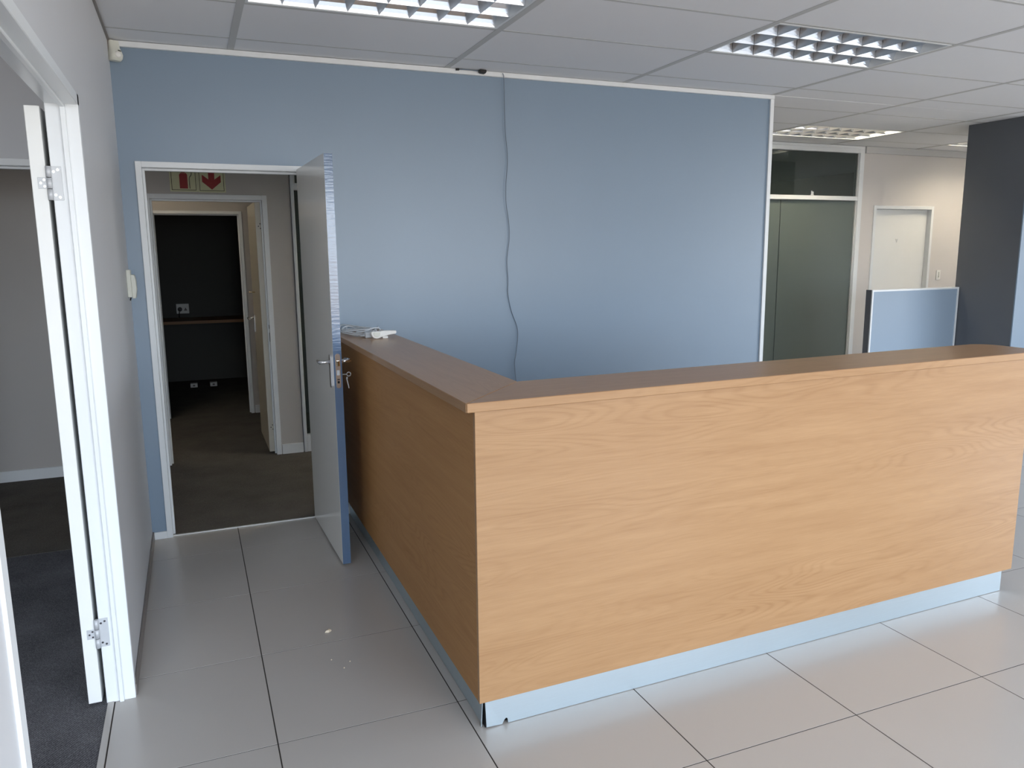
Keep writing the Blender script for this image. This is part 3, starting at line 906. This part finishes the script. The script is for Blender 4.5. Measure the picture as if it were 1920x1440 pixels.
# black plug and stub on the ceiling edge
bp_ = root('black_connector', (1.99, -0.035, H - 0.012), 'small black connector at the top of the blue wall', 'connector')
part('body', MB().prism([(1.972, H - 0.003), (1.972, H - 0.012), (1.980, H - 0.022), (2.008, H - 0.024), (2.016, H - 0.014), (2.016, H - 0.003)], 'y', -0.055, -0.025), M_BLACK, bp_, 0.002)
part('lead', MB().tube(smooth_path([(1.972, -0.04, H - 0.010), (1.92, -0.034, H - 0.007), (1.86, -0.030, H - 0.007), (1.845, -0.028, H - 0.008)], 6), 0.0032, 6), M_CABLED, bp_)
part('lead_tip', MB().tube([(1.852, -0.028, H - 0.008), (1.832, -0.027, H - 0.009)], 0.006, 8), M_BLACK, bp_)

# fire signs over the passage door
def sign(name, x0, x1, z0, label):
    r = root(name, ((x0 + x1) / 2, 1.648, z0), label, 'sign')
    z1 = z0 + (x1 - x0)
    bx('plate', (x0, 1.644, z0), (x1, 1.65, z1), M_SIGN, r)
    m = 0.010
    lw = 0.0035
    part('border', MB().box((x0 + m, 1.6428, z0 + m), (x1 - m, 1.644, z0 + m + lw)).box((x0 + m, 1.6428, z1 - m - lw), (x1 - m, 1.644, z1 - m))
         .box((x0 + m, 1.6428, z0 + m), (x0 + m + lw, 1.644, z1 - m)).box((x1 - m - lw, 1.6428, z0 + m), (x1 - m, 1.644, z1 - m)), M_BLK, r)
    return r


SZ = 2.022
s1 = sign('fire_extinguisher_sign', 0.214, 0.399, SZ, 'pale sign with a red fire extinguisher above the passage door')
bxs = 0.306
part('extinguisher', MB().prism([(bxs - 0.027, SZ + 0.022), (bxs + 0.027, SZ + 0.022), (bxs + 0.027, SZ + 0.118), (bxs + 0.020, SZ + 0.130), (bxs - 0.018, SZ + 0.130), (bxs - 0.027, SZ + 0.118)], 'y', 1.6425, 1.644)
     .box((bxs - 0.013, 1.6425, SZ + 0.132), (bxs + 0.013, 1.644, SZ + 0.150)), M_RED, s1)
part('hose', MB().tube(smooth_path([(bxs + 0.012, 1.643, SZ + 0.148), (bxs + 0.042, 1.643, SZ + 0.150), (bxs + 0.055, 1.643, SZ + 0.135), (bxs + 0.052, 1.643, SZ + 0.115), (bxs + 0.040, 1.643, SZ + 0.095), (bxs + 0.040, 1.643, SZ + 0.022)], 5), 0.0022, 6)
     .tube(smooth_path([(bxs - 0.008, 1.643, SZ + 0.146), (bxs - 0.03, 1.643, SZ + 0.148), (bxs - 0.048, 1.643, SZ + 0.138)], 5), 0.003, 6), M_BLK, s1)
s2 = sign('fire_arrow_sign', 0.401, 0.590, SZ - 0.002, 'pale sign with a red arrow pointing down above the passage door')
ax = 0.4955
part('arrow', MB().prism([(ax, SZ + 0.018), (ax + 0.064, SZ + 0.072), (ax + 0.064, SZ + 0.122), (ax + 0.021, SZ + 0.090), (ax + 0.021, SZ + 0.165), (ax - 0.021, SZ + 0.165), (ax - 0.021, SZ + 0.090),
                          (ax - 0.064, SZ + 0.122), (ax - 0.064, SZ + 0.072)], 'y', 1.6425, 1.644), M_RED, s2)

# ------------------------------------------------------------------ unlit room
sd = root('wall_desk', (0.4, 5.6, 0), 'dim brown desk along the back wall of the unlit room', 'desk')
bx('desk_top', (-1.59, 5.3, 0.775), (1.29, 5.895, 0.80), M_DESKD, sd, 0.002)
bx('front_edge', (-1.59, 5.288, 0.765), (1.29, 5.3, 0.80), M_DESKD, sd, 0.001)
for lx in (-1.5, 1.2):
    bx('leg', (lx - 0.02, 5.34, 0.002), (lx + 0.02, 5.86, 0.775), M_DESKD, sd)
ws = root('wall_socket', (0.19, 5.9, 0.85), 'white twin wall socket above the dim desk', 'socket')
bx('plate', (0.12, 5.888, 0.85), (0.265, 5.9, 0.97), M_WPLASTIC, ws, 0.002)
part('plug', MB().cyl((0.16, 0.905), 'y', 0.026, 5.84, 5.889, 14).tube([(0.16, 5.842, 0.90), (0.15, 5.83, 0.86), (0.15, 5.84, 0.802)], 0.006, 6), M_BLACK, ws)
part('outlet', MB().prism([(0.205, 0.885), (0.245, 0.885), (0.225, 0.925)], 'y', 5.884, 5.889), M_SKIRTD, ws)
for (x, lab) in ((0.255, 'white floor socket under the dim desk, the one nearer the left door frame'), (0.475, 'white floor socket under the dim desk, the one nearer the right door frame')):
    fs_ = root('floor_socket', (x, 5.33, 0.002), lab, 'socket')
    bx('box', (x - 0.04, 5.32, 0.002), (x + 0.04, 5.40, 0.052), M_WPLASTIC, fs_, 0.003)
    bx('outlet', (x - 0.012, 5.317, 0.016), (x + 0.012, 5.32, 0.036), M_SKIRTD, fs_)

# ------------------------------------------------------------------ things on the counter
cbd = []
for k in range(5):
    cx0, cy0 = 1.155 + random.uniform(-0.015, 0.015), -0.225 + random.uniform(-0.02, 0.02)
    rx, ry = random.uniform(0.06, 0.105), random.uniform(0.09, 0.16)
    ph = random.uniform(0, 6.28)
    for i in range(16):
        a = ph + 2 * math.pi * i / 16
        cbd.append((cx0 + rx * math.cos(a) + random.uniform(-0.006, 0.006), cy0 + ry * math.sin(a) + random.uniform(-0.006, 0.006),
                    CT + 0.006 + 0.0042 * k + random.uniform(0, 0.006) + 0.008 * (1 + math.sin(a * 2 + k)) * (k / 4)))
cbd = [(1.16, -0.44, CT + 0.014), (1.13, -0.40, CT + 0.008)] + cbd + [(1.09, -0.14, CT + 0.05), (1.07, -0.12, CT + 0.03)]
cl = root('cable_coil', (1.15, -0.25, CT), 'loose coil of pale grey cable on the counter end', 'cable')
part('cable', MB().tube(smooth_path(cbd, 3), 0.0036, 6), M_CABLEW, cl)
part('strap', MB().tube([(1.25, -0.30, CT + 0.006), (1.262, -0.30, CT + 0.03), (1.25, -0.30, CT + 0.046), (1.235, -0.30, CT + 0.03)], 0.004, 6, True), M_CABLEW, cl)
part('moulded_end', MB().box((1.148, -0.452, CT + 0.001), (1.186, -0.41, CT + 0.030)), M_CABLEW, cl, 0.004, 2)
pg = root('power_plug', (1.22, -0.47, CT), 'white round plug lying on the counter in front of the cable coil', 'plug')
mb = MB()
dpts = [(1.196 + 0.030 * math.cos(t), CT + 0.0265 + 0.0255 * math.sin(t)) for t in [math.pi + math.pi * k / 14 for k in range(15)]]
dpts += [(1.226, CT + 0.034), (1.222, CT + 0.040), (1.17, CT + 0.040), (1.166, CT + 0.034)]
part('cap', MB().prism(dpts, 'y', -0.515, -0.49), M_WPLASTIC, pg, 0.004, 2)
part('face', MB().prism([(1.196 + (x - 1.196) * 0.62, CT + 0.026 + (z - CT - 0.026) * 0.62) for x, z in dpts], 'y', -0.5175, -0.514), M_IVORY, pg, 0.001)
part('body', MB().prism([(1.215, CT + 0.006), (1.262, CT + 0.018), (1.303, CT + 0.024), (1.303, CT + 0.040), (1.255, CT + 0.042), (1.215, CT + 0.042)], 'y', -0.512, -0.475), M_WPLASTIC, pg, 0.004, 2)
part('foot', MB().box((1.228, -0.505, CT), (1.258, -0.482, CT + 0.012)), M_WPLASTIC, pg, 0.002)

# chip lying on the floor tiles
cp = part('paint_chip', MB().add([(0.712, -1.486, 0.0005), (0.728, -1.492, 0.001), (0.742, -1.478, 0.0005), (0.733, -1.470, 0.001), (0.719, -1.474, 0.0005),
                                  (0.716, -1.485, 0.008), (0.728, -1.487, 0.011), (0.738, -1.478, 0.007), (0.731, -1.474, 0.010), (0.721, -1.477, 0.006)],
                                 [(4, 3, 2, 1, 0), (5, 6, 7, 8, 9), (0, 1, 6, 5), (1, 2, 7, 6), (2, 3, 8, 7), (3, 4, 9, 8), (4, 0, 5, 9)]), M_CHIP)
tag(cp, 'small pale chip lying on the floor tiles', 'debris')
for (x, y, lab) in ((0.735, -1.80, 'tiny pale crumb nearest the camera on the tiles'), (0.765, -1.76, 'tiny pale crumb between the chip and the desk'), (0.70, -1.72, 'tiny pale crumb just in front of the larger chip')):
    k = 0.0035
    c = part('floor_crumb', MB().add([(x - k, y, 0.0003), (x, y - k, 0.0003), (x + k, y + k * 0.3, 0.0003), (x - k * 0.2, y + k, 0.0003), (x, y, k * 1.2)],
                                     [(3, 2, 1, 0), (0, 1, 4), (1, 2, 4), (2, 3, 4), (3, 0, 4)]), M_CHIP)
    tag(c, lab, 'debris')
